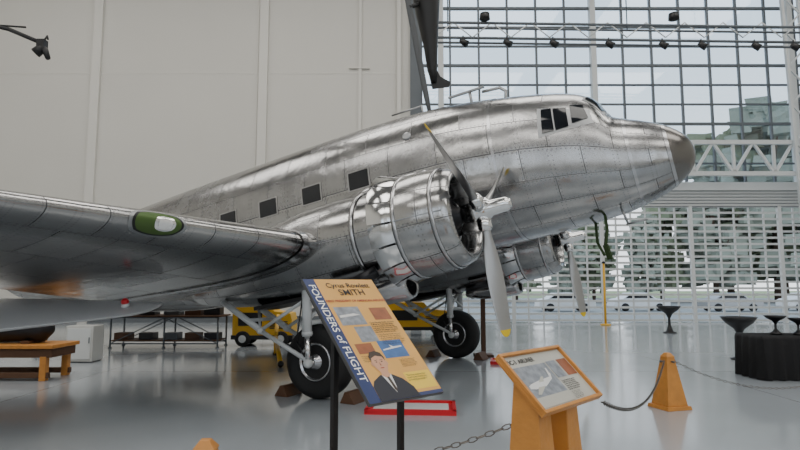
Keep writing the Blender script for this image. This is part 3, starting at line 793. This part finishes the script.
def cart(name,x,y,w_,d_,h,rz=0):
    e=empty(name,(x,y,0)); bpy.context.view_layer.update(); T=Matrix.Translation((x,y,0))@Matrix.Rotation(rz,4,'Z')
    p=P()
    prof=[(-w_/2,.28),(-w_/2,h*.9),(-w_/2+.12,h),(w_*.1,h),(w_*.2,h*.8),(w_/2-.05,h*.75),(w_/2,h*.6),(w_/2,.28)]
    n=len(prof); vs=[V((a,-d_/2,z)) for a,z in prof]+[V((a,d_/2,z)) for a,z in prof]
    p.add(vs,[tuple(range(n)),tuple(range(n,2*n))]+[(i,(i+1)%n,n+(i+1)%n,n+i) for i in range(n)],'yellow')
    p.box((0,0,.26),(w_*1.04,d_*1.03,.12),'black')
    p.box((-w_*.2,-d_/2-.01,h*.62),(w_*.4,.02,h*.3),'black')
    for i in range(4): p.box((w_*.28,-d_/2-.01,h*.42+i*.06),(w_*.3,.02,.03),'black')
    p.path([V((-w_/2+.1,-d_/2+.05,h)),V((-w_/2+.1,-d_/2+.05,h+.25)),V((-w_/2+.1,d_/2-.05,h+.25)),V((-w_/2+.1,d_/2-.05,h))],.02,'black')
    p.build('body',e,.02,T)
    p=P()
    for a in(-w_*.32,w_*.32):
        for s in(-1,1):
            p.lathe([(-.07,.12),(-.08,.19),(-.04,.22),(.04,.22),(.08,.19),(.07,.12)],(a,s*d_*.48,.221),(0,1,0),'rubber',20,True,True)
            p.lathe([(.075,.11),(.09,.04),(.09,.001)],(a,s*d_*.48,.221),(0,s,0),'steelw',12)
    p.build('wheels',e,0,T)
cart('ground_power_cart',-3.95,17.2,1.7,.9,1.25)
cart('ground_power_cart',.6,20.6,2.2,1.0,1.15)
p=P(); p.path([V((-3.4,16.3,.9)),V((-3.1,14.6,.45)),V((-2.55,12.6,.06))],.055,'yellow'); p.path([V((-3.1,14.6,.45)),V((-3.1,14.6,.05))],.04,'yellow')
p.lathe([(-.05,.04),(.05,.04)],(-3.1,14.6,.05),(1,0,0),'rubber',12,True,True); p.sphere((-2.55,12.6,.07),.07,'black')
p.build('tow_bar')
e=empty('wooden_display_stand',(-7.4,11.2,0)); bpy.context.view_layer.update(); p=P()
p.box((-7.3,11.2,.62),(1.9,.9,.07),'wood'); p.box((-7.3,11.2,.50),(1.8,.8,.16),'woodd')
for x in(-8.1,-6.55):
    for y in(10.85,11.55): p.box((x,y,.22),(.12,.12,.44),'wood')
p.box((-7.3,10.85,.1),(1.7,.08,.1),'woodd'); p.box((-7.3,11.55,.1),(1.7,.08,.1),'woodd')
p.build('trestle',e,.01,Matrix.Identity(4))
p=P(); p.lathe([(0,.22),(.1,.26),(1.2,.24),(1.35,.1)],(-8.0,11.2,.92),(1,0,0),'engine',20,True,True); p.box((-7.9,11.2,.68),(.15,.5,.06),'woodd'); p.box((-7,11.2,.68),(.15,.5,.06),'woodd')
p.build('engine_part',e,0,Matrix.Identity(4))
P().box((-7.3,13.6,.42),(.62,.5,.8),'whitep').box((-7.3,13.34,.42),(.54,.02,.7),'steelw').box((-7.06,13.32,.5),(.02,.03,.14),'steelg').box((-7.3,13.6,.01),(.56,.44,.02),'black').build('white_cabinet',bevel=.01)
P().box((2.06,14.5,.8),(.11,.11,1.6),'woodd').box((2.06,14.5,.03),(.45,.45,.06),'woodd').box((2.06,14.5,1.6),(.15,.15,.04),'woodd').build('wooden_post',bevel=.008)
P().tube((9.0,25.6,0),(9.0,25.6,2.7),.05,'yellow').lathe([(0,.22),(.05,.22),(.07,.1)],(9.0,25.6,0),(0,0,1),'yellow',16,True,True).lathe([(0,.08),(.06,.08),(.1,.001)],(9.0,25.6,2.7),(0,0,1),'black',12,True).build('yellow_bollard_pole')
# neighbouring small aircraft with wing tip
e=empty('light_airplane',(-12,8,0)); bpy.context.view_layer.update()
p=P(); rows=[]
def af(cx,ch,yfar,zfar,n=24):
    out=[]
    for j in range(n+1):
        g=2*math.pi*j/n; x=.5*(1-math.cos(g)); th=.085*ch*math.copysign(1.3*math.sqrt(x)*(1-x)**.8*1.6,math.sin(g)) if 0<x<1 else 0
        out.append(V((cx,yfar-x*ch,zfar-x*ch*.155+th)))
    return out
for i in range(30):
    t=(i/29)**1.6; xx=-3.55-9.0*t; dx=-3.55-xx
    ch=.75+1.6*min(1,dx/2.2)
    f=min(1,max(.08,math.sqrt(1-(1-min(1,dx/.25))**2)))
    yf=8.95-(1-f)*.3
    rows.append(af(xx,ch*f,yf,1.47))
p.grid(rows,'silver',capa=True); p.build('wing',e,0,Matrix.Identity(4),merge=False)
p=P(); p.lathe([(0,.06),(.05,.06),(.06,.03)],(-3.93,8.35,1.44),(0,-.3,1),'silver',12,True); p.sphere((-3.93,8.33,1.51),.055,'red')
p.build('wingtip_light',e,0,Matrix.Identity(4))
p=P(); rows=[]
for y,r,z in((3.5,.05,1.5),(3.8,.3,1.5),(4.6,.5,1.55),(6,.6,1.6),(8,.62,1.65),(10,.45,1.6),(13,.2,1.5),(14.5,.06,1.5)):
    rows.append([V((-12.8+r*math.sin(g),y,z+r*1.1*math.cos(g))) for g in[2*math.pi*j/24 for j in range(25)]])
p.grid(rows,'silver'); p.grid([[V((-12.8,13.2+.1*i,1.5+.35*i)),V((-12.8,14.5,1.5+.35*i))] for i in range(4)],'silver')
for s in(-1,1):
    p.tube((-12.8+s*.3,6.5,1.2),(-12.8+s*.9,6.5,.3),.05,'silver'); p.lathe([(-.08,.2),(-.09,.27),(0,.3),(.09,.27),(.08,.2)],(-12.8+s*.95,6.5,.3),(1,0,0),'rubber',24,True,True)
p.tube((-12.8,14.2,1.45),(-12.8,14.3,.12),.03,'silver'); p.lathe([(-.04,.1),(0,.12),(.04,.1)],(-12.8,14.3,.12),(1,0,0),'rubber',16,True,True)
p.build('fuselage',e,0,Matrix.Identity(4),merge=False)
# ------------------------------------------------------------------ suspended aircraft tail (dark) top centre
e=empty('suspended_helicopter',(.6,13.4,9)); bpy.context.view_layer.update(); p=P()
rows=[]
for x,z,rx,ry in((.1,12.5,.9,.9),(.3,11.2,.8,.8),(.5,10,.55,.55),(.62,9,.36,.38),(.68,8.2,.27,.27),(.74,7.5,.17,.17),(.78,6.9,.12,.12),(.82,6.6,.06,.07)):
    rows.append([V((x+rx*math.cos(g),13.5+ry*math.sin(g),z)) for g in[2*math.pi*j/20 for j in range(21)]])
p.grid(rows,'black',capa=True,capb=True)
p.add([V(q) for q in((.70,13.5,7.3),(.98,13.5,6.75),(1.22,13.5,6.62),(1.18,13.5,6.5),(.78,13.5,6.45),(.70,13.5,6.8),(.70,13.54,7.3),(.98,13.54,6.75),(1.22,13.54,6.62),(1.18,13.54,6.5),(.78,13.54,6.45),(.70,13.54,6.8))],[(0,1,2,3,4,5),(6,7,8,9,10,11)]+[(i,(i+1)%6,6+(i+1)%6,6+i) for i in range(6)],'black')
p.build('tail_boom',e,0,Matrix.Identity(4),merge=False)
p=P()
foilpts=[((.02,13.1,9.6),.07),((.22,13.1,8.3),.075),((.42,13.1,7.2),.075),((.62,13.1,6.1),.065),((.74,13.1,5.5),.03)]
rows=[[V(c)+V((w_*math.cos(g),.02*math.sin(g),0)) for g in[2*math.pi*j/12 for j in range(13)]] for c,w_ in foilpts]
p.grid(rows,'darkgrey',capa=True,capb=True); p.tube((.22,13.1,8.3),(.6,13.45,8.6),.05,'black')
p.tube((.05,13.1,9.5),(.1,13.4,9.7),.05,'black')
for x in(-.2,.5): p.tube((x,13.5,12.4),(x,13.5,ZC-.02),.012,'steelg',n=6)
p.build('rotor_blade_and_cables',e,0,Matrix.Identity(4),merge=False)
p=P()
p.path([V((-9.8,12,ZC-.02)),V((-9.8,12,7.6)),V((-8.45,12,7.25)),V((-7.75,12,6.95))],.045,'black')
p.box((-7.72,12,6.9),(.16,.16,.22),'black'); p.path([V((-7.72,12,6.95)),V((-7.62,12,7.1)),V((-7.6,12,7.02))],.02,'black')
p.lathe([(0,.06),(.06,.1),(.22,.11),(.23,.08)],(-7.68,12,6.86),(-.55,-.1,-.55),'black',14,True,True)
p.lathe([(0,.04),(.05,.07),(.3,.05)],(-7.68,12,6.85),(.35,-.1,-.7),'black',14,True,True)
p.tube((-8.9,12,7.36),(-8.1,12,7.3),.02,'black')
p.build('hanging_spotlight_arm')
bpy.context.view_layer.update()
